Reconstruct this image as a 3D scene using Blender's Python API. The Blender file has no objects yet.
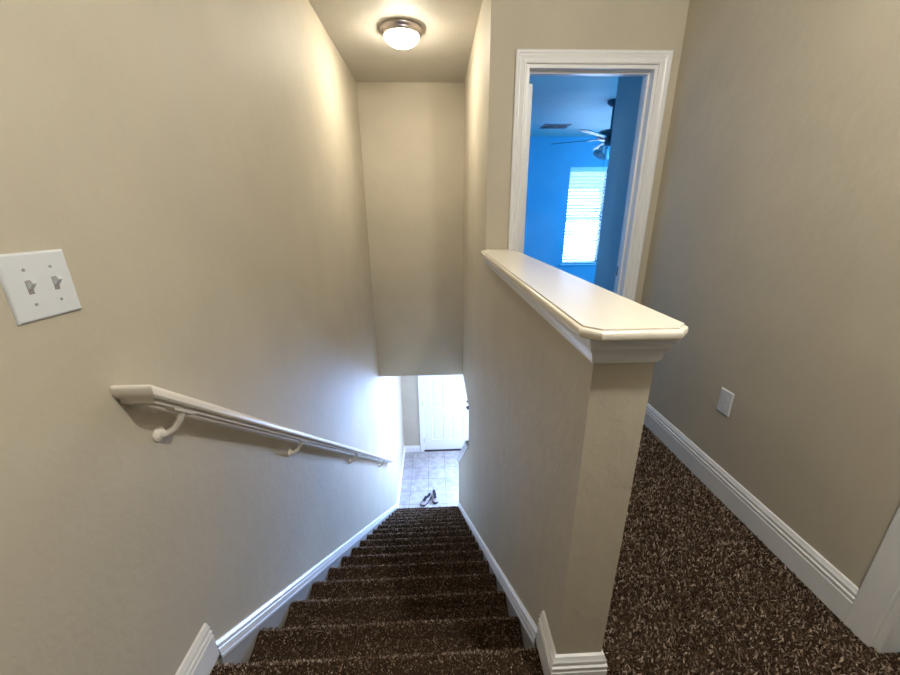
import bpy, bmesh, math, random
from mathutils import Vector, Matrix, noise

# ------------------------------------------------------------------ camera, world, lights, exposure
S = bpy.context.scene
COL = S.collection
EYE = Vector((0.0, 0.0, 1.28))          # eye height above the upstairs carpet


def camera():
    f = 365.0
    fw = Vector((434 - 450, 215 - 337.5, f)).normalized()       # hall axis seen by the lens
    dn = Vector((459 - 450, 1426 - 337.5, f))
    dn = (dn - fw * dn.dot(fw)).normalized()                    # plumb line seen by the lens
    rt = dn.cross(fw)
    # rows: world axis expressed in lens axes (x right, y down, z ahead) -> blender camera (x right, y up, z back)
    cx = Vector((rt.x, fw.x, -dn.x))
    cy = -Vector((rt.y, fw.y, -dn.y))
    cz = -Vector((rt.z, fw.z, -dn.z))
    cd = bpy.data.cameras.new('camera')
    cd.sensor_fit = 'HORIZONTAL'
    cd.sensor_width = 36.0
    cd.lens = f * 36.0 / 900.0
    cd.clip_start = 0.02
    o = bpy.data.objects.new('camera', cd)
    M = Matrix((cx, cy, cz)).transposed().to_4x4()
    M.translation = EYE
    o.matrix_world = M
    COL.objects.link(o)
    S.camera = o


camera()

W = bpy.data.worlds.new('sky')
S.world = W
W.use_nodes = True
W.node_tree.nodes['Background'].inputs[0].default_value = (0.50, 0.75, 1.0, 1)
W.node_tree.nodes['Background'].inputs[1].default_value = 1.2

S.view_settings.view_transform = 'Standard'
S.view_settings.look = 'None'
S.view_settings.exposure = 0.0
S.view_settings.gamma = 1.0
S.view_settings.use_curve_mapping = False
S.cycles.use_denoising = True
S.cycles.max_bounces = 10
S.cycles.diffuse_bounces = 6
S.cycles.sample_clamp_indirect = 8.0


def area(name, loc, aim, sx, sy, power, col, shape='RECTANGLE'):
    d = bpy.data.lights.new(name, 'AREA')
    d.shape = shape
    d.size = sx
    d.size_y = sy
    d.energy = power
    d.color = col
    o = bpy.data.objects.new(name, d)
    o.location = loc
    o.rotation_euler = (Vector(aim) - Vector(loc)).to_track_quat('-Z', 'Z').to_euler()
    COL.objects.link(o)
    return o


# hall ceiling lamp above the head of the stairs (its own pool of light, out of frame overhead)
hl = bpy.data.lights.new('hall_lamp_light', 'POINT')
hl.energy = 76.0
hl.color = (1.0, 0.97, 0.88)
hl.shadow_soft_size = 0.05
ho = bpy.data.objects.new('hall_lamp_light', hl)
ho.location = (0.68, 0.21, 2.36)
COL.objects.link(ho)
# daylight through unseen downstairs windows and the bedroom blind, plus an added bedroom fill
area('daylight_downstairs', (2.42, 5.2, -1.6), (-0.7, 4.4, -1.6), 1.7, 1.6, 165.0, (0.56, 0.65, 1.0))
area('daylight_front', (1.62, 6.75, -1.6), (-0.7, 2.6, -1.7), 1.1, 1.6, 760.0, (0.30, 0.51, 1.0))  # from an unseen window put in to light the left stair wall
area('bedroom_fill', (4.45, 4.9, 1.35), (0.0, 4.9, 1.0), 1.5, 1.4, 195.0, (0.02, 0.36, 1.0))  # blue fill for the bedroom, shining through an added side window
area('daylight_blind', (2.62, 7.5, 0.5), (2.62, 6.2, 1.3), 1.8, 3.0, 620.0, (0.42, 0.62, 1.0))

XL, XR = -0.705, 1.331                  # stair wall, hall wall
MX0, MX1 = 0.31, 0.434                  # half wall faces
HY0 = 0.657                             # end face of the half wall
YD, YDB = 2.268, 2.388                  # door wall faces
YB = 4.05                               # wall above the stairs
ZC = 2.47                               # upstairs ceiling
ZLC = -0.555                            # downstairs ceiling
ZL = -3.33                              # downstairs floor
YF = 6.40                               # front door wall
Y0, T, R = 0.750, 0.2455, 0.196          # stair nosing, tread, riser
NST = 16


# ------------------------------------------------------------------ materials
def mat(name, col, rough=0.6, metal=0.0, spec=0.5):
    m = bpy.data.materials.new(name)
    m.use_nodes = True
    b = m.node_tree.nodes['Principled BSDF']
    b.inputs['Base Color'].default_value = (*col, 1)
    b.inputs['Roughness'].default_value = rough
    b.inputs['Metallic'].default_value = metal
    b.inputs['Specular IOR Level'].default_value = spec
    return m


def nodes(m):
    return m.node_tree.nodes, m.node_tree.links, m.node_tree.nodes['Principled BSDF']


def textured_paint(name, col, bump=0.16):
    m = mat(name, col, 0.62, 0, 0.35)
    n, l, b = nodes(m)
    tc = n.new('ShaderNodeTexCoord')
    a = n.new('ShaderNodeTexNoise'); a.inputs['Scale'].default_value = 17; a.inputs['Detail'].default_value = 4; a.inputs['Roughness'].default_value = 0.55
    l.new(tc.outputs['Object'], a.inputs['Vector'])
    rp = n.new('ShaderNodeMapRange'); rp.inputs[1].default_value = 0.42; rp.inputs[2].default_value = 0.62
    l.new(a.outputs['Fac'], rp.inputs[0])
    f = n.new('ShaderNodeTexNoise'); f.inputs['Scale'].default_value = 150; f.inputs['Detail'].default_value = 2
    l.new(tc.outputs['Object'], f.inputs['Vector'])
    mx = n.new('ShaderNodeMath'); mx.operation = 'MULTIPLY_ADD'
    l.new(f.outputs['Fac'], mx.inputs[0]); mx.inputs[1].default_value = 0.35; l.new(rp.outputs[0], mx.inputs[2])
    bp = n.new('ShaderNodeBump'); bp.inputs['Strength'].default_value = bump; bp.inputs['Distance'].default_value = 0.004
    l.new(mx.outputs[0], bp.inputs['Height']); l.new(bp.outputs[0], b.inputs['Normal'])
    # slight roller mottling of the paint
    c = n.new('ShaderNodeTexNoise'); c.inputs['Scale'].default_value = 3.0; c.inputs['Detail'].default_value = 5
    l.new(tc.outputs['Object'], c.inputs['Vector'])
    r = n.new('ShaderNodeValToRGB')
    r.color_ramp.elements[0].position = 0.3; r.color_ramp.elements[1].position = 0.7
    r.color_ramp.elements[0].color = (*[x * 0.95 for x in col], 1); r.color_ramp.elements[1].color = (*[min(1, x * 1.04) for x in col], 1)
    l.new(c.outputs['Fac'], r.inputs[0]); l.new(r.outputs[0], b.inputs['Base Color'])
    return m


def carpet_mat():
    """Every tuft of pile takes its own shade of brown; stretched light tips among dark yarn."""
    m = mat('brown_frieze_carpet', (0.05, 0.03, 0.02), 0.9, 0, 0.15)
    n, l, b = nodes(m)
    g = n.new('ShaderNodeNewGeometry')
    r = n.new('ShaderNodeValToRGB')
    e = r.color_ramp.elements
    e[0].position = 0.0; e[0].color = (0.050, 0.028, 0.018, 1)
    e[1].position = 1.0; e[1].color = (0.75, 0.65, 0.54, 1)
    for p, c in ((0.40, (0.145, 0.093, 0.062, 1)), (0.68, (0.33, 0.235, 0.175, 1)), (0.88, (0.64, 0.51, 0.41, 1))):
        x = e.new(p); x.color = c
    l.new(g.outputs['Random Per Island'], r.inputs[0])
    l.new(r.outputs[0], b.inputs['Base Color'])
    t = n.new('ShaderNodeBsdfTranslucent'); l.new(r.outputs[0], t.inputs[0])
    mx = n.new('ShaderNodeMixShader'); mx.inputs[0].default_value = 0.35
    l.new(b.outputs[0], mx.inputs[1]); l.new(t.outputs[0], mx.inputs[2])
    l.new(mx.outputs[0], n['Material Output'].inputs[0])
    return m


def backing_mat():
    return mat('shaded_carpet_backing', (0.040, 0.025, 0.016), 1.0, 0, 0.0)  # kept dark to stand in for shade deep between the tufts


def tile_mat():
    m = mat('mottled_floor_tile', (0.6, 0.6, 0.6), 0.3)
    n, l, b = nodes(m)
    tc = n.new('ShaderNodeTexCoord')
    mp = n.new('ShaderNodeMapping'); mp.inputs['Location'].default_value = (0.205, 0.03, 0)
    l.new(tc.outputs['Object'], mp.inputs[0])
    br = n.new('ShaderNodeTexBrick'); br.offset = 0; br.squash = 1
    br.inputs['Scale'].default_value = 1.0; br.inputs['Brick Width'].default_value = 0.311; br.inputs['Row Height'].default_value = 0.311
    br.inputs['Mortar Size'].default_value = 0.005; br.inputs['Mortar Smooth'].default_value = 0.2
    br.inputs['Color1'].default_value = (0.40, 0.385, 0.39, 1); br.inputs['Color2'].default_value = (0.36, 0.345, 0.35, 1)
    br.inputs['Mortar'].default_value = (0.20, 0.19, 0.19, 1)
    l.new(mp.outputs[0], br.inputs['Vector'])
    no = n.new('ShaderNodeTexNoise'); no.inputs['Scale'].default_value = 11; no.inputs['Detail'].default_value = 6
    l.new(tc.outputs['Object'], no.inputs['Vector'])
    mr = n.new('ShaderNodeMapRange'); mr.inputs[1].default_value = 0.35; mr.inputs[2].default_value = 0.65; mr.inputs[3].default_value = 0.82; mr.inputs[4].default_value = 1.14
    l.new(no.outputs['Fac'], mr.inputs[0])
    mu = n.new('ShaderNodeMix'); mu.data_type = 'RGBA'; mu.blend_type = 'MULTIPLY'; mu.inputs[0].default_value = 1
    l.new(br.outputs['Color'], mu.inputs[6]); l.new(mr.outputs[0], mu.inputs[7])
    l.new(mu.outputs[2], b.inputs['Base Color'])
    bp = n.new('ShaderNodeBump'); bp.inputs['Strength'].default_value = 0.5; bp.inputs['Distance'].default_value = 0.003; bp.invert = True
    l.new(br.outputs['Fac'], bp.inputs['Height']); l.new(bp.outputs[0], b.inputs['Normal'])
    return m


def blind_mat():
    m = bpy.data.materials.new('white_blind_slat')
    m.use_nodes = True
    n, l, b = nodes(m)
    b.inputs['Base Color'].default_value = (0.85, 0.87, 0.9, 1)
    b.inputs['Roughness'].default_value = 0.5
    t = n.new('ShaderNodeBsdfTranslucent'); t.inputs[0].default_value = (0.8, 0.85, 0.95, 1)
    mx = n.new('ShaderNodeMixShader'); mx.inputs[0].default_value = 0.25
    l.new(b.outputs[0], mx.inputs[1]); l.new(t.outputs[0], mx.inputs[2])
    l.new(mx.outputs[0], n['Material Output'].inputs[0])
    return m


def glow_mat(name, col, s):
    m = mat(name, (0.9, 0.9, 0.88), 0.3)
    b = m.node_tree.nodes['Principled BSDF']
    b.inputs['Emission Color'].default_value = (*col, 1)
    b.inputs['Emission Strength'].default_value = s
    return m


def glass_mat():
    m = mat('window_glass', (1, 1, 1), 0.0)
    b = m.node_tree.nodes['Principled BSDF']
    b.inputs['Transmission Weight'].default_value = 1.0
    b.inputs['IOR'].default_value = 1.02
    return m


BEIGE = (0.49, 0.440, 0.348)
M = dict(
    wall=textured_paint('beige_wall_paint', BEIGE),
    ceiling=textured_paint('ceiling_paint', (0.60, 0.56, 0.48), 0.2),
    bedwall=textured_paint('pale_blue_bedroom_paint', (0.26, 0.44, 0.54)),
    trim=mat('white_gloss_trim', (0.78, 0.78, 0.79), 0.28),
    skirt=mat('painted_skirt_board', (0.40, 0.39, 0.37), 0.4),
    cap=mat('cream_gloss_cap', (0.82, 0.76, 0.66), 0.22),
    rail=mat('white_rail_paint', (0.80, 0.75, 0.68), 0.3),
    carpet=carpet_mat(),
    backing=backing_mat(),
    tile=tile_mat(),
    plastic=mat('white_plastic', (0.66, 0.68, 0.71), 0.35),
    slot=mat('dark_slot', (0.03, 0.03, 0.03), 0.6),
    slot_shade=mat('switch_slot_shade', (0.25, 0.23, 0.22), 0.6),
    screw=mat('screw_head', (0.45, 0.44, 0.43), 0.4, 0.6),
    nickel=mat('brushed_nickel', (0.54, 0.49, 0.50), 0.32, 1.0),
    bronze=mat('dark_bronze', (0.06, 0.05, 0.05), 0.4, 0.7),
    dome=glow_mat('lit_glass_dome', (1.0, 0.92, 0.75), 132.0),
    door=mat('white_door_paint', (0.80, 0.80, 0.80), 0.35),
    blind=blind_mat(),
    glass=glass_mat(),
    fan=mat('dark_fan_metal', (0.10, 0.11, 0.13), 0.35, 0.6),
    blade=mat('fan_blade_wood', (0.30, 0.25, 0.20), 0.4),
    shade=mat('frosted_shade', (0.85, 0.85, 0.85), 0.3),
    vent=mat('vent_metal', (0.10, 0.10, 0.11), 0.5),
    shoe=mat('pale_shoe_fabric', (0.36, 0.32, 0.33), 0.8),
    shoetoe=mat('white_shoe_leather', (0.75, 0.73, 0.74), 0.5),
    sole=mat('black_rubber_sole', (0.02, 0.02, 0.03), 0.6),
    lining=mat('black_shoe_lining', (0.015, 0.015, 0.02), 0.9),
    lace=mat('white_lace', (0.8, 0.8, 0.8), 0.8),
)


# ------------------------------------------------------------------ mesh helpers
def obj(name, bm, m, parent=None, smooth=None):
    bmesh.ops.recalc_face_normals(bm, faces=bm.faces[:])
    me = bpy.data.meshes.new(name)
    bm.to_mesh(me)
    bm.free()
    me.materials.append(m)
    if smooth is not None:
        for p in me.polygons:
            p.use_smooth = True
        me.set_sharp_from_angle(angle=math.radians(smooth))
    o = bpy.data.objects.new(name, me)
    COL.objects.link(o)
    if parent is not None:
        o.parent = parent
        o.matrix_parent_inverse = Matrix.Translation(-world_loc(parent))
    return o


def world_loc(o):
    return o.location.copy() if o.parent is None else Vector((0, 0, 0)) + world_loc(o.parent)


def thing(name, label, cat, loc, group=None):
    o = bpy.data.objects.new(name, None)
    COL.objects.link(o)
    o.location = loc
    o.empty_display_size = 0.05
    return tag(o, label, cat, group)


def tag(o, label, cat, group=None):
    o['label'] = label
    o['category'] = cat
    if group:
        o['group'] = group
    return o


def struct(o, label=None, cat=None):
    o['kind'] = 'structure'
    if label:
        o['label'] = label
    if cat:
        o['category'] = cat
    return o


def box(bm, lo, hi, bev=0.0, seg=2):
    r = bmesh.ops.create_cube(bm, size=1)
    vs = r['verts']
    for v in vs:
        v.co = Vector([lo[i] + (v.co[i] + 0.5) * (hi[i] - lo[i]) for i in range(3)])
    if bev:
        es = list({e for v in vs for e in v.link_edges})
        bmesh.ops.bevel(bm, geom=es, offset=bev, segments=seg, affect='EDGES', profile=0.5)
    return bm


def B(lo, hi, bev=0.0, seg=2):
    return box(bmesh.new(), lo, hi, bev, seg)


def prism(bm, pts, e1, e2, e3, a, b, org=(0, 0, 0)):
    """Polygon pts (in e1,e2) extruded along e3 from a to b."""
    e1, e2, e3, org = map(Vector, (e1, e2, e3, org))
    A = [bm.verts.new(org + e1 * p[0] + e2 * p[1] + e3 * a) for p in pts]
    Bv = [bm.verts.new(org + e1 * p[0] + e2 * p[1] + e3 * b) for p in pts]
    n = len(pts)
    bm.faces.new(A); bm.faces.new(Bv[::-1])
    for i in range(n):
        bm.faces.new((A[i], Bv[i], Bv[(i + 1) % n], A[(i + 1) % n]))
    return bm


def sweep(bm, path, prof, e1, e2, e3, org=(0, 0, 0), side=1, closed_prof=True):
    """Profile (d, h): d = in-plane offset from the path (mitred), h = along e3."""
    e1, e2, e3, org = map(Vector, (e1, e2, e3, org))
    P = [Vector(p) for p in path]
    N = []
    for i in range(len(P)):
        ns = []
        for a, b in ((i - 1, i), (i, i + 1)):
            if a >= 0 and b < len(P):
                t = (P[b] - P[a]).normalized()
                ns.append(Vector((t.y, -t.x)) * side)
        n = ns[0] if len(ns) == 1 else (ns[0] + ns[1]) / (1 + ns[0].dot(ns[1]))
        N.append(n)
    rings = []
    for p, n in zip(P, N):
        rings.append([bm.verts.new(org + e1 * (p.x + n.x * d) + e2 * (p.y + n.y * d) + e3 * h) for d, h in prof])
    k = len(prof)
    for a, b in zip(rings[:-1], rings[1:]):
        for i in range(k):
            j = (i + 1) % k
            bm.faces.new((a[i], a[j], b[j], b[i]))
    bm.faces.new(rings[0]); bm.faces.new(rings[-1][::-1])
    return bm


def lathe(bm, prof, c, seg=32, axis='Z'):
    """prof: (radius, height) along the axis from c."""
    c = Vector(c)
    rings = []
    for r, h in prof:
        if r < 1e-6:
            ring = [(0, 0, h)]
        else:
            ring = [(r * math.cos(2 * math.pi * i / seg), r * math.sin(2 * math.pi * i / seg), h) for i in range(seg)]
        out = []
        for x, y, z in ring:
            v = {'Z': Vector((x, y, z)), 'Y': Vector((x, z, y)), 'X': Vector((z, x, y))}[axis]
            out.append(bm.verts.new(c + v))
        rings.append(out)
    for a, b in zip(rings[:-1], rings[1:]):
        for i in range(seg):
            j = (i + 1) % seg
            if len(a) == 1 and len(b) == 1:
                continue
            if len(a) == 1:
                bm.faces.new((a[0], b[i], b[j]))
            elif len(b) == 1:
                bm.faces.new((a[i], a[j], b[0]))
            else:
                bm.faces.new((a[i], a[j], b[j], b[i]))
    return bm


def tube(bm, pts, rad, seg=10):
    pts = [Vector(p) for p in pts]
    rads = rad if isinstance(rad, (list, tuple)) else [rad] * len(pts)
    rings = []
    up = Vector((0.13, 0.31, 0.94)).normalized()
    for i, p in enumerate(pts):
        t = (pts[min(i + 1, len(pts) - 1)] - pts[max(i - 1, 0)]).normalized()
        a = t.cross(up)
        if a.length < 0.05:
            a = t.cross(Vector((1, 0, 0)))
        a.normalize(); b = t.cross(a)
        rings.append([bm.verts.new(p + (a * math.cos(2 * math.pi * k / seg) + b * math.sin(2 * math.pi * k / seg)) * rads[i]) for k in range(seg)])
    for r0, r1 in zip(rings[:-1], rings[1:]):
        for k in range(seg):
            bm.faces.new((r0[k], r0[(k + 1) % seg], r1[(k + 1) % seg], r1[k]))
    bm.faces.new(rings[0]); bm.faces.new(rings[-1][::-1])
    return bm


X, Y, Z = (1, 0, 0), (0, 1, 0), (0, 0, 1)

# ------------------------------------------------------------------ the setting: walls, ceilings, floors
YBACK = -4.5  # rear wall pushed far back to thin out bounced light
obj_ = obj


def wall(name, bm, label, m='wall'):
    o = obj(name, bm, M[m])
    return struct(o, label, 'wall')


wall('wall_left', B((XL - 0.12, YBACK, ZL - 0.1), (XL, YF + 0.12, ZC)), 'tall beige wall along the left of the stairs carrying the handrail')

# hall wall on the right, with a doorway close to the camera
bm = bmesh.new()
prism(bm, [(-0.55, 0), (-0.10, 0), (-0.10, 2.05), (0.713, 2.05), (0.713, 0), (YDB, 0), (YDB, ZC), (-0.55, ZC)], Y, Z, X, XR, XR + 0.12)
wall('wall_right', bm, 'plain beige hall wall on the right with the power outlet')

wall('wall_rear', B((XL - 0.12, YBACK - 0.12, 0), (5.0, YBACK, ZC)), 'beige wall behind the camera closing the hall')
wall('wall_added_loft', B((5.0, YBACK - 0.12, 0), (5.12, -0.43, ZC)), 'far side wall of the unseen landing added behind the camera')
wall('wall_added_landing', B((XR + 0.12, -0.55, 0), (5.0, -0.43, ZC)), 'wall of the unseen landing added behind the camera')  # landing opened up so bounced light drains from the hall

# half wall + the full-height wall that continues beside the stairs (one wall in the YZ plane)
bm = bmesh.new()
HW = 1.055
prism(bm, [(HY0, ZL), (HY0, HW), (YD, HW), (YD, ZC), (YB + 0.12, ZC), (YB + 0.12, ZLC), (3.25, ZLC), (3.25, -0.98), (4.86, -2.40), (4.86, ZL)],
      Y, Z, X, MX0, MX1)
wall('wall_middle', bm, 'beige half wall beside the stairs rising to full height past the doorway')

# wall with the bedroom doorway
DX0, DX1, DZ = 0.505, 1.219, 2.033
bm = bmesh.new()
prism(bm, [(MX1, 0), (DX0, 0), (DX0, DZ), (DX1, DZ), (DX1, 0), (4.4, 0), (4.4, ZC), (MX1, ZC)], X, Z, Y, YD, YDB)
wall('wall_far', bm, 'beige wall at the end of the hall around the bedroom doorway')
wall('wall_bulkhead', B((XL, YB, ZLC - 0.005), (MX0, YB + 0.12, ZC)), 'beige wall hanging across the stairwell below the ceiling lamp')

struct(obj('ceiling', B((XL - 0.12, YBACK - 0.12, ZC), (5.12, 6.7, ZC + 0.1)), M['ceiling']), 'textured cream ceiling over stairs, hall and bedroom', 'ceiling')

# bedroom shell (blue with daylight)
wall('wall_bedroom_end', prism(bmesh.new(), [(MX1, 0), (4.4, 0), (4.4, ZC), (MX1, ZC)], X, Z, Y, 6.565, 6.70) if False else None or (lambda bm: [
    box(bm, (0.30, 6.565, 0), (2.285, 6.70, ZC)), box(bm, (2.945, 6.565, 0), (4.52, 6.70, ZC)),
    box(bm, (2.285, 6.565, 0), (2.945, 6.70, 0.425)), box(bm, (2.285, 6.565, 2.02), (2.945, 6.70, ZC))] and bm)(bmesh.new()),
     'bedroom wall with the bright window, bluish in the daylight', 'bedwall')
wall('wall_bedroom_left', B((0.30, YB + 0.12, 0), (0.42, 6.565, ZC)), 'left wall of the bedroom beyond the doorway', 'bedwall')
wall('wall_bedroom_right', (lambda bm: [
    box(bm, (4.4, YD, 0), (4.52, 4.15, ZC)), box(bm, (4.4, 5.65, 0), (4.52, 6.565, ZC)),
    box(bm, (4.4, 4.15, 0), (4.52, 5.65, 0.6)), box(bm, (4.4, 4.15, 2.05), (4.52, 5.65, ZC))] and bm)(bmesh.new()),
     'right wall of the bedroom with an added, unseen second window', 'bedwall')
wall('wall_bedroom_return', B((1.272, YDB, 0), (4.4, 2.865, ZC)), 'wall return just inside the bedroom doorway on its right', 'bedwall')

# upper floor slab and carpet
struct(obj('ceiling_lower', B((MX1, 3.13, ZLC), (4.0, YF + 0.12, ZLC + 0.05)), M['ceiling']), 'ceiling of the entry at the foot of the stairs', 'ceiling')
struct(obj('ceiling_entry', B((XL, YB + 0.12, ZLC), (MX1, YF + 0.12, ZLC + 0.05)), M['ceiling']), 'strip of ceiling just inside the front door', 'ceiling')
struct(obj('floor_slab', B((MX1, HY0, -0.3), (4.52, 6.7, -0.03)), M['wall']), 'upstairs floor deck', 'floor')


def carpet_grid(bm, x0, x1, y0, y1, z, step, amp):
    nx, ny = max(1, int((x1 - x0) / step)), max(1, int((y1 - y0) / step))
    vs = []
    for j in range(ny + 1):
        row = []
        for i in range(nx + 1):
            x = x0 + (x1 - x0) * i / nx; y = y0 + (y1 - y0) * j / ny
            d = amp * (random.random() - 0.5)
            row.append(bm.verts.new((x + d * 0.7, y, z + d)))
        vs.append(row)
    for j in range(ny):
        for i in range(nx):
            bm.faces.new((vs[j][i], vs[j][i + 1], vs[j + 1][i + 1], vs[j + 1][i])).material_index = 1


def tufts(bm, p, nrm, length, width):
    """One short tuft of pile standing on p."""
    d = Vector((random.gauss(0, 0.55), random.gauss(0, 0.55), random.gauss(0, 0.55))) + nrm
    d.normalize()
    s = d.cross(Vector((random.random() - 0.5, random.random() - 0.5, random.random() - 0.5))).normalized() * width * 0.5
    q = p - nrm * 0.003
    h = length * (0.7 + 0.6 * random.random())
    v = [bm.verts.new(q - s * 0.8), bm.verts.new(q + s * 0.8), bm.verts.new(q + d * h * 0.7 + s), bm.verts.new(q + d * h), bm.verts.new(q + d * h * 0.7 - s)]
    bm.faces.new(v).material_index = 0


def pile(bm, x0, x1, y0, y1, step):
    for i in range(int((x1 - x0) / step)):
        for j in range(int((y1 - y0) / step)):
            tufts(bm, Vector((x0 + (i + random.random()) * step, y0 + (j + random.random()) * step, -0.004)), Vector((0, 0, 1)), 0.014, 0.0042)


random.seed(4)
SX0, SX1 = XL + 0.016, MX0 - 0.016      # faces of the skirt boards
bm = bmesh.new()
carpet_grid(bm, MX1, XR + 0.1, 0.40, 2.6, -0.006, 0.05, 0.002)
carpet_grid(bm, XL, MX1, 0.40, HY0, -0.006, 0.05, 0.002)
carpet_grid(bm, XL, XR + 0.1, -0.5, 0.40, -0.004, 0.05, 0.004)
carpet_grid(bm, XL, 5.0, YBACK, -0.5, -0.004, 0.1, 0.004)
carpet_grid(bm, 0.42, 4.4, 2.6, 6.565, -0.004, 0.08, 0.004)
pile(bm, MX1, XR, 0.45, 2.30, 0.0054)
pile(bm, XL, MX1, 0.45, HY0, 0.0050)
pile(bm, XR, XR + 0.06, 0.45, 0.70, 0.0052)
fl = obj('floor', bm, M['carpet']); fl.data.materials.append(M['backing'])
struct(fl, 'dark brown speckled carpet of the upstairs hall', 'floor')
struct(obj('floor_lower', B((XL, 3.9, ZL - 0.08), (4.0, YF + 0.3, ZL)), M['tile']), 'pale tiled entry floor at the foot of the stairs', 'floor')

# downstairs walls
bm = bmesh.new()
FX0, FX1, FZ = -0.315, 0.685, ZL + 2.08          # front door opening
prism(bm, [(XL, ZL), (FX0, ZL), (FX0, FZ), (FX1, FZ), (FX1, ZL), (1.08, ZL), (1.08, ZLC), (XL, ZLC)], X, Z, Y, YF, YF + 0.12)
box(bm, (1.08, YF, ZL), (2.15, YF + 0.12, ZL + 0.7)); box(bm, (1.08, YF, -0.85), (2.15, YF + 0.12, ZLC)); box(bm, (2.15, YF, ZL), (2.32, YF + 0.12, ZLC))
wall('wall_front', bm, 'pale wall around the front door at the foot of the stairs')
wall('wall_lower_right', (lambda bm: [
    box(bm, (2.2, 3.1, ZL), (2.32, 4.3, ZLC)), box(bm, (2.2, 6.1, ZL), (2.32, YF, ZLC)),
    box(bm, (2.2, 4.3, ZL), (2.32, 6.1, -2.5)), box(bm, (2.2, 4.3, -0.75), (2.32, 6.1, ZLC))] and bm)(bmesh.new()),
     'downstairs wall with the unseen window put in to light the entry')
wall('wall_lower_rear', B((MX1, 3.13, ZL), (2.32, 3.25, ZLC)), 'downstairs wall behind the half wall')
wall('wall_stair_end', B((XL, 0.3, ZL), (MX1, 0.4, -0.02)), 'wall closing off the space under the top of the stairs')

# ------------------------------------------------------------------ baseboards and casings
BASE = [(0, 0), (0.016, 0), (0.016, 0.088), (0.0115, 0.091), (0.0115, 0.096), (0.0155, 0.099), (0.0155, 0.106), (0.0095, 0.109), (0.0095, 0.114), (0.0125, 0.117), (0.0120, 0.123), (0.009, 0.127), (0.006, 0.137), (0, 0.140)]


def baseboard(name, path, side, label, z=0.0):
    return struct(obj(name, sweep(bmesh.new(), path, BASE, X, Y, Z, (0, 0, z), side), M['trim'], smooth=25), label, 'baseboard')


baseboard('baseboard_right', [(XR, 0.785), (XR, YD)], -1, 'white moulded baseboard along the right hall wall')
baseboard('baseboard_left', [(XL, YBACK), (XL, 0.786)], 1, 'short end of white baseboard at the top of the stairs, left wall')
baseboard('baseboard_middle', [(MX0, 0.775), (MX0, HY0), (MX1, HY0), (MX1, YD)], -1 if False else 1, 'white baseboard wrapping the foot of the half wall')
baseboard('baseboard_far', [(1.29, YD), (XR, YD)], 1, 'stub of baseboard beside the bedroom door casing')
baseboard('baseboard_entry', [(XL, 4.76), (XL, YF), (FX0 - 0.07, YF)], 1, 'white baseboard around the entry corner downstairs', ZL)

CASE = [(0, 0), (0, 0.010), (0.006, 0.013), (0.012, 0.013), (0.016, 0.010), (0.030, 0.012), (0.040, 0.016), (0.046, 0.016), (0.050, 0.013), (0.056, 0.017), (0.066, 0.019), (0.072, 0.016), (0.072, 0)]
CASE = [(d * 0.83, h) for d, h in CASE]


FLAT = [(0, 0), (0, 0.012), (0.003, 0.015), (0.056, 0.017), (0.060, 0.014), (0.060, 0)]


def casing(name, path, label, e1, e2, e3, org, m='trim', side=-1, prof=CASE):
    return struct(obj(name, sweep(bmesh.new(), path, prof, e1, e2, e3, org, side), M[m], smooth=25), label, 'door casing')


casing('trim_1', [(DX0 - 0.0, 0), (DX0, DZ), (DX1, DZ), (DX1, 0)], 'white moulded casing around the bedroom doorway', X, Z, (0, -1, 0), (0, YD, 0))
casing('trim_2', [(-0.10, 0), (-0.10, 2.05), (0.713, 2.05), (0.713, 0)], 'white casing of the doorway at the near end of the right wall', Y, Z, (-1, 0, 0), (XR, 0, 0), prof=[(d * 1.2, h) for d, h in FLAT])
casing('trim_3', [(FX0, ZL), (FX0, FZ), (FX1, FZ), (FX1, ZL)], 'white casing around the front door downstairs', X, Z, (0, -1, 0), (0, YF, 0))


def jamb(name, a, b, top, y0, y1, label, stop=None, z0=0.0):
    t = 0.018
    bm = bmesh.new()
    box(bm, (a, y0, z0), (a + t, y1, top)); box(bm, (b - t, y0, z0), (b, y1, top)); box(bm, (a + t, y0, top - t), (b - t, y1, top))
    if stop:
        s0, s1 = stop
        box(bm, (a + t, s0, z0), (a + t + 0.011, s1, top - t)); box(bm, (b - t - 0.011, s0, z0), (b - t, s1, top - t))
        box(bm, (a + t + 0.011, s0, top - t - 0.011), (b - t - 0.011, s1, top - t))
    return struct(obj(name, bm, M['trim']), label, 'door jamb')


jamb('trim_4', DX0, DX1, DZ, YD, YDB, 'white jamb lining the bedroom doorway', (YD + 0.045, YD + 0.08))
jamb('trim_5', FX0, FX1, FZ, YF, YF + 0.12, 'white jamb of the front door', None, ZL)

# stair skirt boards with moulded tops
SL = -R / T


def zn(y):                                # height of the nosing line
    return SL * (y - Y0)


RAKE = [(-0.055, 0), (0.0, 0), (0.0, 0.006), (-0.008, 0.012), (-0.018, 0.0135), (-0.0185, 0.010), (-0.022, 0.0135), (-0.040, 0.0165), (-0.0405, 0.0125), (-0.044, 0.0165), (-0.053, 0.0165)]


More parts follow.
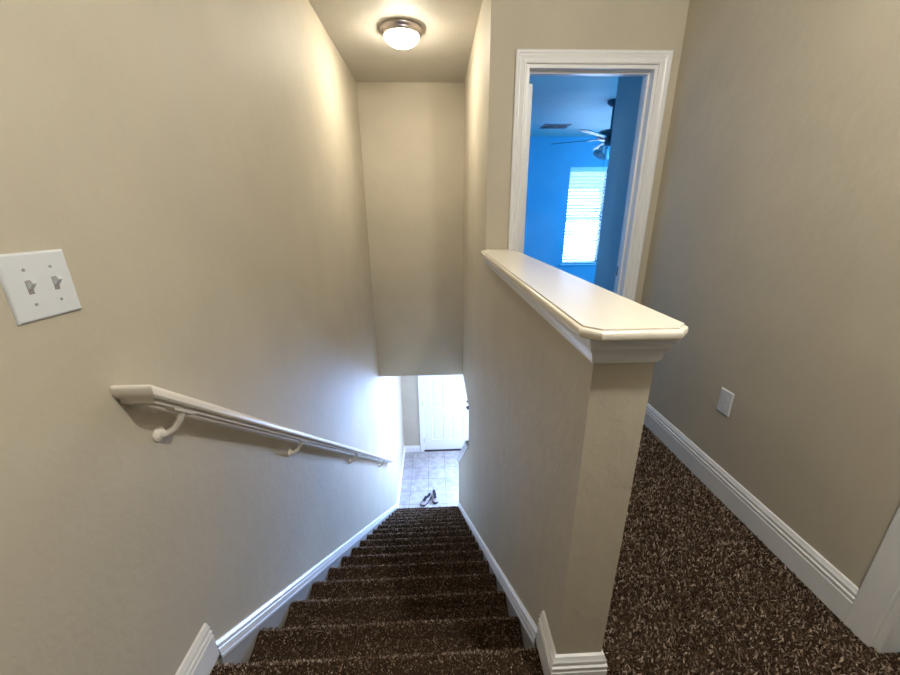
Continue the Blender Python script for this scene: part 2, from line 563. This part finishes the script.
def rake(name, x, sgn, y0, y1, lift, label):
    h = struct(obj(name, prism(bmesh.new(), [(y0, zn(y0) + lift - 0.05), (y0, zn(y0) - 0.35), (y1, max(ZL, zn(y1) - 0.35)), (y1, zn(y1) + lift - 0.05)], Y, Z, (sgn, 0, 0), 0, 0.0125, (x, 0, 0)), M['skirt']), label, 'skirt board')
    p = [(y0, zn(y0) + lift), (y1, zn(y1) + lift)]
    # keep its cut ends plumb
    bm = sweep(bmesh.new(), p, RAKE, Y, Z, (sgn, 0, 0), (x, 0, 0), -1)
    for v in bm.verts:
        ye = y0 if abs(v.co.y - y0) < abs(v.co.y - y1) else y1
        v.co.z += SL * (ye - v.co.y); v.co.y = ye
    c = obj(name + '_moulding', bm, M['trim'], None, 25)
    c.parent = h
    return h


rake('trim_6', XL, 1, 0.792, 4.74, 0.075, 'white moulded skirting running down the left side of the stairs')
rake('trim_7', MX0, -1, 0.792, 4.74, 0.055, 'white moulded skirting running down the half wall side of the stairs')

# ------------------------------------------------------------------ stairs
st = thing('staircase', 'steep flight of dark brown carpeted stairs going down to the entry', 'stairs', ((SX0 + SX1) / 2, Y0, 0))


def step_bm(k, x0, x1):
    """Riser below nosing k, fat rounded nosing, the tread behind it, all covered in pile."""
    y, z = Y0 + T * k + (0.018 if k == 0 else 0.0), -R * k
    back = y - T if k else HY0
    prof = []                              # (y, z) up the riser, over the nosing, back along the tread
    zb = z - R
    rn = 0.017
    yr = y - rn - 0.022
    zt = z - 0.006
    prof += [(yr, zb), (yr, zt - 2 * rn)]
    for i in range(0, 11):
        a = -math.pi / 2 + math.pi * i / 10
        prof.append((y - rn - 0.006 + rn * math.cos(a), zt - rn + rn * math.sin(a) + 0.004))
    prof += [(y - 0.040, zt), (y - 0.065, zt - 0.010), (back, zt - 0.015)]
    bm = bmesh.new()
    P = [Vector((0, p[0], p[1])) for p in prof]
    cols = [[bm.verts.new((x, p.y, p.z)) for p in P] for x in (x0, x1)]
    a, b = cols
    for j in range(len(P) - 1):
        bm.faces.new((a[j], b[j], b[j + 1], a[j + 1])).material_index = 1
    for c in cols:                         # carpet edge against the skirt
        v = bm.verts.new((c[0].co.x, back, zb)); bm.faces.new(c + [v]).material_index = 1
    sp = 0.0055 if k < 4 else (0.0075 if k < 8 else 0.011)
    for j in range(len(P) - 1):
        d = P[j + 1] - P[j]
        ln = d.length
        nr = Vector((0, d.z, -d.y)).normalized()
        dens = sp * 2.2 if j == 0 else (sp * 0.72 if j < 13 else sp * 0.74)   # risers face away from the hall
        cnt = ln * (x1 - x0) / dens ** 2
        for q in range(int(cnt) + (random.random() < cnt % 1)):
            tufts(bm, P[j] + d * random.random() + Vector((x0 + 0.006 + (x1 - x0 - 0.012) * random.random(), 0, 0)), nr, (0.0105 if k < 8 else 0.013) if 3 < j < 13 else 0.009, 0.0046 * sp / 0.0055)
    return bm


for k in range(NST + 1):
    obj('step', step_bm(k, SX0 if k else XL + 0.010, SX1 if k else MX0 - 0.010), M['carpet'], st).data.materials.append(M['backing'])

# ------------------------------------------------------------------ half wall cap
cap = thing('wall_cap', 'cream painted cap board with moulding on top of the half wall', 'wall cap', ((MX0 + MX1) / 2, 1.4, HW))
x0, x1, ya, yb, ch = 0.270, 0.482, 0.617, 2.225, 0.031
outline = [(x0 + ch, ya), (x1 - ch, ya), (x1, ya + ch), (x1, YD), (MX0, YD), (MX0 - 0.001, YD), (MX0 - 0.008, yb), (x0, yb - 0.034), (x0, ya + ch)]
capprof = [(0.0075, 1.080), (0.0070, 1.0765), (0.0035, 1.0755), (0.001, 1.073), (0.0, 1.070), (0.0, 1.062), (0.002, 1.058), (0.006, 1.056)]


def loft(bm, outline, prof, cap_ends=True):
    n = len(outline)
    P = [Vector(p) for p in outline]
    rings = []
    for d, z in prof:
        ring = []
        for i in range(n):
            a, b, c = P[i - 1], P[i], P[(i + 1) % n]
            t0, t1 = (b - a).normalized(), (c - b).normalized()
            n0, n1 = Vector((-t0.y, t0.x)), Vector((-t1.y, t1.x))
            m = (n0 + n1) / max(0.3, 1 + n0.dot(n1))
            ring.append(bm.verts.new((b.x + m.x * d, b.y + m.y * d, z)))
        rings.append(ring)
    for a, b in zip(rings[:-1], rings[1:]):
        for i in range(n):
            bm.faces.new((a[i], a[(i + 1) % n], b[(i + 1) % n], b[i]))
    bm.faces.new(rings[0]); bm.faces.new(rings[-1][::-1])
    return bm


obj('cap_board', loft(bmesh.new(), outline, capprof), M['cap'], cap, 30)
COVE = [(0, 1.001), (0.007, 1.001), (0.007, 1.004), (0.010, 1.007), (0.012, 1.018), (0.020, 1.030), (0.024, 1.034), (0.024, 1.040), (0.029, 1.043), (0.031, 1.056), (0, 1.056)]
COVE = [(d * 0.74, h) for d, h in COVE]
obj('cap_moulding', sweep(bmesh.new(), [(MX0, YD), (MX0, HY0), (MX1, HY0), (MX1, YD)], COVE, X, Y, Z, (0, 0, 0), 1), M['trim'], cap, 25)

# sloping cap of the low wall at the foot of the stairs
kc = thing('wall_cap', 'white sloping cap on the low wall beside the bottom steps', 'wall cap', ((MX0 + MX1) / 2, 4.0, -1.7))
ks = (-2.40 + 0.98) / (4.86 - 3.25)
prof = [(0, -0.001), (0.03, -0.001), (0.034, 0.004), (0.034, 0.024), (0.030, 0.028), (-0.145, 0.028), (-0.149, 0.024), (-0.149, 0.004), (-0.145, -0.001)]
bm = bmesh.new()
for (y, s) in ((3.235, 0), (4.90, 1)):
    pass
prism(bm, [(MX0 - d, h) for d, h in prof], X, Z, (0, 1, ks), 0, 4.92 - 3.21, (0, 3.21, -0.98 + ks * (3.21 - 3.25)))
obj('cap_board', bm, M['trim'], kc)
bm = bmesh.new()
prism(bm, [(MX0 - d, h) for d, h in ((0, 0), (0, -0.06), (0.008, -0.06), (0.012, -0.03), (0.024, -0.012), (0.024, 0))], X, Z, (0, 1, ks), 0, 4.86 - 3.25, (0, 3.25, -0.981))
obj('cap_moulding', bm, M['trim'], kc)

# ------------------------------------------------------------------ handrail
hr = thing('handrail', 'long white wooden handrail sloping down the left stair wall', 'handrail', (XL, 0.8, 0.88))
sr = (-3.2 + 0.35) / (4.25 - 0.74)
yra, yrb, xc = 0.765, 4.20, XL + 0.062
ztop = -0.335 + 1.28
sec = []                                   # (a: away from wall, b: below the top)
for i in range(17):
    t = math.pi * i / 16
    sec.append((0.027 * math.cos(t), -0.018 + 0.018 * math.sin(t)))
sec += [(-0.027, -0.030), (-0.023, -0.036), (-0.013, -0.036), (-0.013, -0.047), (0.013, -0.047), (0.013, -0.036), (0.023, -0.036), (0.027, -0.030)]


def zr(y):
    return ztop + sr * (y - 0.74)


bm = bmesh.new()
rings = []
rings.append([Vector((XL + 0.001, yra - a, zr(yra - a) + b)) for a, b in sec])
rings.append([Vector((xc + a, yra - a, zr(yra - a) + b)) for a, b in sec])
rings.append([Vector((xc + a, yrb + a, zr(yrb + a) + b)) for a, b in sec])
rings.append([Vector((XL + 0.001, yrb + a, zr(yrb + a) + b)) for a, b in sec])
rv = [[bm.verts.new(p) for p in r] for r in rings]
for a, b in zip(rv[:-1], rv[1:]):
    for i in range(len(sec)):
        bm.faces.new((a[i], a[(i + 1) % len(sec)], b[(i + 1) % len(sec)], b[i]))
bm.faces.new(rv[0]); bm.faces.new(rv[-1][::-1])
obj('rail', bm, M['rail'], hr, 35)
for y in (0.835, 1.50, 2.46, 3.62):
    bm = bmesh.new()
    zb = zr(y) - 0.047
    lathe(bm, [(0.0, 0.0), (0.019, 0.0), (0.019, 0.004), (0.014, 0.008), (0.009, 0.011), (0, 0.011)], (XL + 0.0005, y - 0.012, zb - 0.058), 20, 'X')
    tube(bm, [(XL + 0.006, y - 0.012, zb - 0.058), (XL + 0.022, y - 0.010, zb - 0.058), (XL + 0.040, y - 0.005, zb - 0.046), (XL + 0.054, y, zb - 0.024), (xc, y, zb - 0.004)], [0.011, 0.009, 0.008, 0.008, 0.009], 10)
    sad = [(-0.030, 0), (0.030, 0), (0.030, -0.005), (-0.030, -0.005)]
    prism(bm, [(p, q + SL * 0) for p, q in sad], (0, 1, sr), Z, X, -0.011, 0.011, (xc, y, zb))
    obj('bracket', bm, M['rail'], hr, 35)

# ------------------------------------------------------------------ switch and outlet
sw = thing('light_switch', 'white double toggle light switch plate on the left wall', 'light switch', (XL, 0.677, 1.167))
sy0, sy1, sz0, sz1 = 0.619, 0.7345, 1.109, 1.225
bm = bmesh.new()
for (ins, h) in ((0, 0),):
    A = [(sy0, sz0), (sy1, sz0), (sy1, sz1), (sy0, sz1)]
prof = [(0, 0), (0, 0.002), (0.0015, 0.0045), (0.004, 0.006)]
rings = []
for d, h in prof:
    rings.append([bm.verts.new((XL + h, y, z)) for y, z in ((sy0 + d, sz0 + d), (sy1 - d, sz0 + d), (sy1 - d, sz1 - d), (sy0 + d, sz1 - d))])
for a, b in zip(rings[:-1], rings[1:]):
    for i in range(4):
        bm.faces.new((a[i], a[(i + 1) % 4], b[(i + 1) % 4], b[i]))
bm.faces.new(rings[-1]); bm.faces.new(rings[0][::-1])
obj('plate', bm, M['plastic'], sw)
for y in (0.654, 0.6995):
    zc = 1.167
    o = obj('toggle', prism(bmesh.new(), [(0.004, -0.006), (0.004, 0.008), (0.016, 0.012), (0.017, 0.007), (0.009, -0.002)], X, Z, Y, y - 0.0038, y + 0.0038, (XL, 0, zc)), M['plastic'], sw)
    obj('slot', B((XL + 0.004, y - 0.005, zc - 0.012), (XL + 0.0064, y + 0.005, zc + 0.012), 0.0005, 1), M['slot_shade'], sw)  # grey slot colour carries the dark shade around the toggle
    for z in (zc - 0.030, zc + 0.030):
        obj('screw', lathe(bmesh.new(), [(0, 0), (0.0027, 0), (0.0025, 0.0012), (0, 0.0016)], (XL + 0.006, y, z), 12, 'X'), M['screw'], sw, 30)

ou = thing('power_outlet', 'white power outlet low on the right hall wall', 'power outlet', (XR, 1.453, 0.449))
oy0, oy1, oz0, oz1 = 1.416, 1.490, 0.391, 0.507
bm = bmesh.new()
rings = []
for d, h in prof:
    rings.append([bm.verts.new((XR - h, y, z)) for y, z in ((oy0 + d, oz0 + d), (oy1 - d, oz0 + d), (oy1 - d, oz1 - d), (oy0 + d, oz1 - d))])
for a, b in zip(rings[:-1], rings[1:]):
    for i in range(4):
        bm.faces.new((a[i], a[(i + 1) % 4], b[(i + 1) % 4], b[i]))
bm.faces.new(rings[-1]); bm.faces.new(rings[0][::-1])
obj('plate', bm, M['plastic'], ou)
for zc in (0.449 - 0.020, 0.449 + 0.020):
    pts = [(0.017 * math.cos(t), max(-0.0125, min(0.0125, 0.017 * math.sin(t)))) for t in [2 * math.pi * i / 28 for i in range(28)]]
    rc = obj('receptacle', prism(bmesh.new(), pts, Y, Z, (-1, 0, 0), 0.005, 0.0075, (XR, 1.453, zc)), M['plastic'], ou)
    bm = bmesh.new()
    box(bm, (XR - 0.0079, 1.453 - 0.008, zc - 0.002), (XR - 0.0070, 1.453 - 0.0062, zc + 0.006))
    box(bm, (XR - 0.0079, 1.453 + 0.0062, zc - 0.001), (XR - 0.0070, 1.453 + 0.008, zc + 0.006))
    lathe(bm, [(0, 0), (0.0025, 0), (0.0025, 0.0009), (0, 0.0009)], (XR - 0.0079, 1.453, zc - 0.0075), 10, 'X')
    obj('socket_hole', bm, M['slot'], rc)
obj('screw', lathe(bmesh.new(), [(0, 0), (0.003, 0), (0.003, -0.001), (0, -0.0014)], (XR - 0.006, 1.453, 0.449), 10, 'X'), M['screw'], ou)

# ------------------------------------------------------------------ ceiling lamp over the stairs
LX, LY = -0.194, 3.0
la = thing('ceiling_light', 'lit flush dome ceiling light with a metal rim above the stairs', 'ceiling light', (LX, LY, ZC))
obj('rim', lathe(bmesh.new(), [(0.10, 0), (0.138, 0), (0.143, -0.006), (0.143, -0.014), (0.138, -0.022), (0.130, -0.028), (0.128, -0.040), (0.122, -0.046), (0.116, -0.046), (0.114, -0.030), (0.10, 0)], (LX, LY, ZC), 56), M['nickel'], la, 40)
dp = [(0.0, -0.006)]
for i in range(0, 13):
    a = math.pi / 2 * i / 12
    dp.append((0.117 * math.cos(a), -0.040 - 0.062 * math.sin(a)))
dp[1] = (0.113, -0.036)
obj('dome', lathe(bmesh.new(), dp, (LX, LY, ZC), 48), M['dome'], la, 60)

# ------------------------------------------------------------------ doors
def panel_door(w, h, th, panels, dep=0.007):
    """Slab with raised panels on its front (-Y) face; origin at lower left of the front face."""
    bm = bmesh.new()
    xs = sorted({0, w, *[p[0] for p in panels], *[p[1] for p in panels]})
    zs = sorted({0, h, *[p[2] for p in panels], *[p[3] for p in panels]})

    def q(a, b, c, d, y0, y1=None):
        pass
    for i in range(len(xs) - 1):
        for j in range(len(zs) - 1):
            cx, cz = (xs[i] + xs[i + 1]) / 2, (zs[j] + zs[j + 1]) / 2
            if any(p[0] < cx < p[1] and p[2] < cz < p[3] for p in panels):
                continue
            bm.faces.new([bm.verts.new((x, 0, z)) for x, z in ((xs[i], zs[j]), (xs[i + 1], zs[j]), (xs[i + 1], zs[j + 1]), (xs[i], zs[j + 1]))])
    for (a, b, c, d) in panels:
        rings = []
        for ins, y in ((0, 0), (0.008, dep), (0.026, dep), (0.046, 0.002)):
            rings.append([bm.verts.new((x, y, z)) for x, z in ((a + ins, c + ins), (b - ins, c + ins), (b - ins, d - ins), (a + ins, d - ins))])
        for r0, r1 in zip(rings[:-1], rings[1:]):
            for i in range(4):
                bm.faces.new((r0[i], r0[(i + 1) % 4], r1[(i + 1) % 4], r1[i]))
        bm.faces.new(rings[-1])
    k = [bm.verts.new(p) for p in ((0, 0, 0), (w, 0, 0), (w, 0, h), (0, 0, h), (0, th, 0), (w, th, 0), (w, th, h), (0, th, h))]
    for f in ((4, 5, 6, 7), (0, 1, 5, 4), (3, 2, 6, 7), (0, 3, 7, 4), (1, 2, 6, 5)):
        bm.faces.new([k[i] for i in f])
    bmesh.ops.remove_doubles(bm, verts=bm.verts[:], dist=1e-5)
    return bm


dw = FX1 - FX0 - 0.042
fd = bpy.data.objects.new('door_1', None); COL.objects.link(fd); fd.location = (FX0 + 0.021, YF + 0.02, ZL)
struct(fd, 'white six panel front door at the foot of the stairs', 'door')
bm = panel_door(dw, FZ - ZL - 0.04, 0.044, [(a, b, c, d) for a, b in ((0.17, 0.40), (0.55, 0.79)) for c, d in ((0.24, 0.78), (1.0, 1.62), (1.73, 1.93))])
bm.transform(Matrix.Translation((FX0 + 0.021, YF + 0.02, ZL + 0.018)))
obj('door_leaf', bm, M['door'], fd)
kx = FX0 + 0.021 + dw - 0.07
obj('door_knob', lathe(bmesh.new(), [(0, -0.062), (0.020, -0.060), (0.027, -0.048), (0.026, -0.038), (0.014, -0.026), (0.012, -0.010), (0.030, -0.006), (0.031, 0.0), (0, 0)], (kx, YF + 0.02, ZL + 0.98), 20, 'Y'), M['bronze'], fd, 40)
obj('deadbolt', lathe(bmesh.new(), [(0, -0.020), (0.020, -0.020), (0.027, -0.012), (0.028, 0), (0, 0)], (kx, YF + 0.02, ZL + 1.11), 20, 'Y'), M['bronze'], fd, 40)
for z in (0.25, 1.10, 1.85):
    obj('hinge', tube(bmesh.new(), [(FX0 + 0.016, YF + 0.012, ZL + z - 0.05), (FX0 + 0.016, YF + 0.012, ZL + z + 0.05)], 0.008, 10), M['bronze'], fd, 40)
obj('threshold', B((FX0 + 0.018, YF - 0.02, ZL), (FX1 - 0.018, YF + 0.10, ZL + 0.016), 0.004, 1), M['bronze'], fd)

bd = bpy.data.objects.new('door_2', None); COL.objects.link(bd); bd.location = (DX0 + 0.018, YDB, 0)
struct(bd, 'bedroom door standing open into the room, only its edge seen', 'door')
bm = panel_door(0.64, 1.965, 0.035, [(0.10, 0.27, 0.23, 0.74), (0.37, 0.54, 0.23, 0.74), (0.10, 0.27, 0.93, 1.83), (0.37, 0.54, 0.93, 1.83)])
bm.transform(Matrix.Translation((0, 0.004, 0.014)))
bm.transform(Matrix.Rotation(math.radians(91.0), 4, 'Z'))
bm.transform(Matrix.Translation((DX0 + 0.018 + 0.055, YDB + 0.004, 0)))
obj('door_leaf', bm, M['door'], bd)
for z in (0.22, 1.02, 1.80):
    obj('hinge', tube(bmesh.new(), [(DX0 + 0.024, YDB + 0.003, z - 0.045), (DX0 + 0.024, YDB + 0.003, z + 0.045)], 0.007, 10), M['bronze'] if z < 1.5 else M['nickel'], bd, 40)
obj('strike_plate', B((DX1 - 0.0195, YD + 0.088, 0.89), (DX1 - 0.0172, YD + 0.112, 0.95)), M['bronze'], bd)

hd = struct(obj('door_3', B((XR + 0.06, -0.10, 0.012), (XR + 0.095, 0.713, 2.04)), M['door']), 'closed white door at the near end of the right wall', 'door')
bm = bmesh.new()
box(bm, (XR, 0.695, 0), (XR + 0.12, 0.713, 2.05)); box(bm, (XR, -0.10, 0), (XR + 0.12, -0.082, 2.05)); box(bm, (XR, -0.082, 2.032), (XR + 0.12, 0.695, 2.05))
struct(obj('trim_8', bm, M['trim']), 'white jamb of the doorway at the near end of the right wall', 'door jamb')

# ------------------------------------------------------------------ bedroom window, blind, vent, fan
WX0, WX1, WZ0, WZ1, WY = 2.285, 2.945, 0.425, 2.02, 6.565
wi = bpy.data.objects.new('window_1', None); COL.objects.link(wi); wi.location = ((WX0 + WX1) / 2, WY, WZ0)
struct(wi, 'bright bedroom window behind a white blind', 'window')
bm = bmesh.new()
y0, y1 = WY + 0.085, WY + 0.125
box(bm, (WX0, y0, WZ0), (WX0 + 0.035, y1, WZ1)); box(bm, (WX1 - 0.035, y0, WZ0), (WX1, y1, WZ1))
box(bm, (WX0, y0, WZ0), (WX1, y1, WZ0 + 0.04)); box(bm, (WX0, y0, WZ1 - 0.04), (WX1, y1, WZ1)); box(bm, (WX0, y0, 1.17), (WX1, y1, 1.23))
obj('window_frame', bm, M['trim'], wi)
obj('pane', B((WX0 + 0.02, WY + 0.103, WZ0 + 0.02), (WX1 - 0.02, WY + 0.107, WZ1 - 0.02)), M['glass'], wi)
obj('window_sill', B((WX0 - 0.04, WY - 0.03, WZ0 - 0.025), (WX1 + 0.04, WY + 0.08, WZ0), 0.005, 2), M['trim'], wi)

bl = thing('window_blind', 'white horizontal blind lowered over the bright bedroom window', 'window blind', ((WX0 + WX1) / 2, WY + 0.04, WZ1))
obj('headrail', B((WX0 + 0.004, WY + 0.004, WZ1 - 0.085), (WX1 - 0.004, WY + 0.07, WZ1 - 0.002), 0.004, 2), M['blind'], bl)
bm = bmesh.new()
z = WZ1 - 0.115
ang = math.radians(-38)
while z > WZ0 + 0.05:
    c, s = math.cos(ang) * 0.025, math.sin(ang) * 0.025
    pts = [(-c, -s - 0.0012), (0, 0.0022 - 0.0012), (c, s - 0.0012), (c, s + 0.0012), (0, 0.0022 + 0.0012), (-c, -s + 0.0012)]
    prism(bm, pts, Y, Z, X, WX0 + 0.008, WX1 - 0.008, (0, WY + 0.037, z))
    z -= 0.054
obj('slats', bm, M['blind'], bl)
obj('bottom_rail', B((WX0 + 0.006, WY + 0.015, WZ0 + 0.008), (WX1 - 0.006, WY + 0.06, WZ0 + 0.026), 0.003, 1), M['blind'], bl)
obj('tilt_cord', tube(bmesh.new(), [(WX1 - 0.03, WY - 0.002, WZ1 - 0.03), (WX1 - 0.03, WY - 0.002, WZ1 - 0.11)], 0.006, 8), M['slot'], bl)

vt = thing('ceiling_vent', 'dark slotted air vent in the bedroom ceiling', 'vent', (1.76, 5.83, ZC))
bm = bmesh.new()
for a, b in (((1.57, 5.70), (1.95, 5.722)), ((1.57, 5.938), (1.95, 5.96)), ((1.57, 5.70), (1.592, 5.96)), ((1.928, 5.70), (1.95, 5.96))):
    box(bm, (a[0], a[1], ZC - 0.008), (b[0], b[1], ZC))
obj('frame', bm, M['vent'], vt)
bm = bmesh.new()
for i in range(9):
    y = 5.735 + i * 0.0245
    prism(bm, [(0, 0), (0.020, -0.008), (0.0205, -0.007), (0.001, 0.0)], Y, Z, X, 1.592, 1.928, (0, y, ZC - 0.001))
obj('louvers', bm, M['slot'], vt)

FX, FY = 2.03, 4.6
fa = thing('ceiling_fan', 'dark bedroom ceiling fan with frosted light shades, partly hidden by the door wall', 'ceiling fan', (FX, FY, ZC))
obj('canopy', lathe(bmesh.new(), [(0, 0), (0.075, 0), (0.07, -0.03), (0.03, -0.06), (0, -0.06)], (FX, FY, ZC), 28), M['fan'], fa, 40)
obj('downrod', tube(bmesh.new(), [(FX, FY, ZC - 0.05), (FX, FY, ZC - 0.30)], 0.013), M['fan'], fa, 40)
obj('motor_housing', lathe(bmesh.new(), [(0, -0.28), (0.05, -0.285), (0.12, -0.30), (0.15, -0.325), (0.15, -0.365), (0.11, -0.39), (0.06, -0.40), (0.06, -0.44), (0.03, -0.455), (0, -0.455)], (FX, FY, ZC), 36), M['fan'], fa, 40)
for i in range(5):
    a = math.radians(150 + 72 * i)
    bm = bmesh.new()
    pts = [(0.20, -0.045), (0.62, -0.068), (0.66, -0.05), (0.675, 0), (0.66, 0.05), (0.62, 0.068), (0.20, 0.045)]
    prism(bm, pts, X, Y, Z, -0.004, 0.004)
    bm.transform(Matrix.Rotation(math.radians(-9), 4, 'X'))
    box(bm, (0.12, -0.018, -0.005), (0.24, 0.018, 0.001))
    bm.transform(Matrix.Rotation(a, 4, 'Z'))
    bm.transform(Matrix.Translation((FX, FY, ZC - 0.378)))
    obj('blade', bm, M['blade'], fa)
for i in range(3):
    a = math.radians(205 + 120 * i)
    d = Vector((math.cos(a), math.sin(a), 0))
    c = Vector((FX, FY, ZC - 0.45)) + d * 0.05
    arm = obj('lamp_arm', tube(bmesh.new(), [Vector((FX, FY, ZC - 0.435)), c + Vector((0, 0, 0.0)), c + d * 0.045 + Vector((0, 0, -0.02))], 0.009), M['fan'], fa, 40)
    bm = lathe(bmesh.new(), [(0.018, 0), (0.030, -0.012), (0.040, -0.045), (0.052, -0.080), (0.068, -0.105), (0.066, -0.105), (0.050, -0.080), (0.037, -0.045), (0.026, -0.014), (0.018, 0)], (0, 0, 0), 24)
    bm.transform(Matrix.Rotation(math.radians(35), 4, Vector((d.y, -d.x, 0))))
    bm.transform(Matrix.Translation(c + d * 0.045 + Vector((0, 0, -0.015))))
    obj('lamp_shade', bm, M['shade'], fa, 50)
obj('pull_chain', tube(bmesh.new(), [(FX - 0.05, FY - 0.02, ZC - 0.44), (FX - 0.05, FY - 0.02, ZC - 0.70)], 0.002, 6), M['fan'], fa)

# unseen windows put in only to let light in
for nm, lo, hi, ax, lab in (('window_2', (2.24, 4.3, -2.5), (2.28, 6.1, -0.75), 1, 'unseen downstairs window on the right, put in to light the entry'),
                            ('window_3', (4.44, 4.15, 0.6), (4.48, 5.65, 2.05), 1, 'added, unseen second bedroom window on the right wall, for the fill light')):
    bm = bmesh.new()
    for a, b in (((lo[1], lo[2]), (lo[1] + 0.04, hi[2])), ((hi[1] - 0.04, lo[2]), (hi[1], hi[2])), ((lo[1], lo[2]), (hi[1], lo[2] + 0.04)), ((lo[1], hi[2] - 0.04), (hi[1], hi[2])), ((lo[1], (lo[2] + hi[2]) / 2 - 0.02), (hi[1], (lo[2] + hi[2]) / 2 + 0.02))):
        box(bm, (lo[0], a[0], a[1]), (hi[0], b[0], b[1]))
    struct(obj(nm, bm, M['trim']), lab, 'window')

bm = bmesh.new()
for a, b in (((1.08, ZL + 0.7), (1.12, -0.85)), ((2.11, ZL + 0.7), (2.15, -0.85)), ((1.08, ZL + 0.7), (2.15, ZL + 0.74)), ((1.08, -0.89), (2.15, -0.85)), ((1.595, ZL + 0.7), (1.635, -0.85))):
    box(bm, (a[0], YF + 0.04, a[1]), (b[0], YF + 0.08, b[1]))
struct(obj('window_4', bm, M['trim']), 'unseen window beside the front door, put in to let light in', 'window')

# ------------------------------------------------------------------ shoes on the entry tiles
def shoe(label, loc, heading, lean, group):
    """Low shoe, length along +Y from heel to toe before turning."""
    t = thing('shoe', label, 'shoe', loc, group)
    L = 0.27
    rot = Matrix.Translation(loc) @ Matrix.Rotation(heading, 4, 'Z')

    def width(u):
        return 0.030 + 0.022 * math.sin(math.pi * min(1, max(0, u * 0.86 + 0.08))) ** 0.7 if u < 0.97 else 0.02

    def sil(u):                            # half widths along the length
        k = max(0.0, min(1.0, u))
        base = 0.033 + 0.015 * math.sin(math.pi * (k * 0.9 - 0.12)) if k > 0.12 else 0.033
        e = 1.0
        if k < 0.10:
            e = math.sqrt(max(0.05, 1 - ((0.10 - k) / 0.10) ** 2))
        if k > 0.80:
            e = math.sqrt(max(0.03, 1 - ((k - 0.80) / 0.20) ** 2))
        return base * e
    n = 22
    out = [(sil(i / n), L * i / n) for i in range(n + 1)]
    poly = [(w, y) for w, y in out] + [(-w, y) for w, y in reversed(out)]
    bm = bmesh.new()
    prism(bm, [(p[0] * 1.06, p[1] * 1.02 - 0.003) for p in poly], X, Y, Z, 0.0, 0.024)
    for v in bm.verts:                     # toe spring
        k = v.co.y / L
        if k > 0.75:
            v.co.z += 0.10 * (k - 0.75) ** 2 * 2
    bm.transform(rot)
    obj('sole', bm, M['sole'], t, 40)

    def top(u):
        if u < 0.42:
            return 0.088 - 0.020 * math.sin(math.pi * u / 0.42)
        return 0.088 - 0.048 * ((u - 0.42) / 0.58) ** 0.8
    bm = bmesh.new()
    rings = []
    ns = 14
    for i in range(n + 1):
        u = i / n
        w, h = sil(u), top(u) - 0.022
        r = []
        for j in range(ns + 1):
            a = math.pi * j / ns
            r.append(bm.verts.new((w * math.copysign(abs(math.cos(a)) ** 0.75, math.cos(a)), L * u, 0.022 + h * abs(math.sin(a)) ** 0.8 * (1 if u < 0.96 else 0.8))))
        rings.append(r)
    for i in range(n):
        for j in range(ns):
            u = (i + 0.5) / n
            if 0.04 < u < 0.46 and ns * 0.24 < j < ns * 0.72:
                continue                   # foot opening
            bm.faces.new((rings[i][j], rings[i][j + 1], rings[i + 1][j + 1], rings[i + 1][j]))
    bm.faces.new(rings[0]); bm.faces.new(rings[-1][::-1])
    bm.transform(rot)
    up = obj('upper', bm, M['shoe'], t, 60)
    sm = up.modifiers.new('thick', 'SOLIDIFY'); sm.thickness = 0.003; sm.offset = -1
    bm = bmesh.new()                       # dark inside
    pts = [(s * sil(u) * 0.72, L * u) for s, us in ((1, [0.05 + 0.40 * q / 10 for q in range(11)]), (-1, [0.45 - 0.40 * q / 10 for q in range(11)])) for u in us]
    prism(bm, pts, X, Y, Z, 0.026, 0.058)
    bm.transform(rot)
    obj('lining', bm, M['lining'], t)
    bm = bmesh.new()
    prism(bm, [(0.026, 0), (0.022, 0.09), (-0.022, 0.09), (-0.026, 0)], X, (0, 1, -0.22), (0, 0.22, 1), 0.0, 0.006, (0, 0.110, 0.083))
    bm.transform(rot)
    tg = obj('tongue', bm, M['lining'], t)
    for q in range(3):
        bm = tube(bmesh.new(), [(-0.020, 0.135 + q * 0.022, 0.083 - q * 0.006), (0, 0.138 + q * 0.022, 0.0915 - q * 0.006), (0.020, 0.135 + q * 0.022, 0.083 - q * 0.006)], 0.003, 6)
        bm.transform(rot)
        obj('lace', bm, M['lace'], tg)
    return t


def head(a, b):
    d = Vector(b) - Vector(a)
    return math.atan2(-d.x, d.y)


shoe('left of the two sneakers on the tiles, toe pointing to the stairs and left wall', (-0.165, 5.12, ZL), head((-0.165, 5.12), (-0.30, 4.90)), 0, 'pair of sneakers at the foot of the stairs')
shoe('right of the two sneakers on the tiles, toe pointing straight at the stairs', (-0.105, 5.20, ZL), head((-0.105, 5.20), (-0.065, 4.90)), 0, 'pair of sneakers at the foot of the stairs')
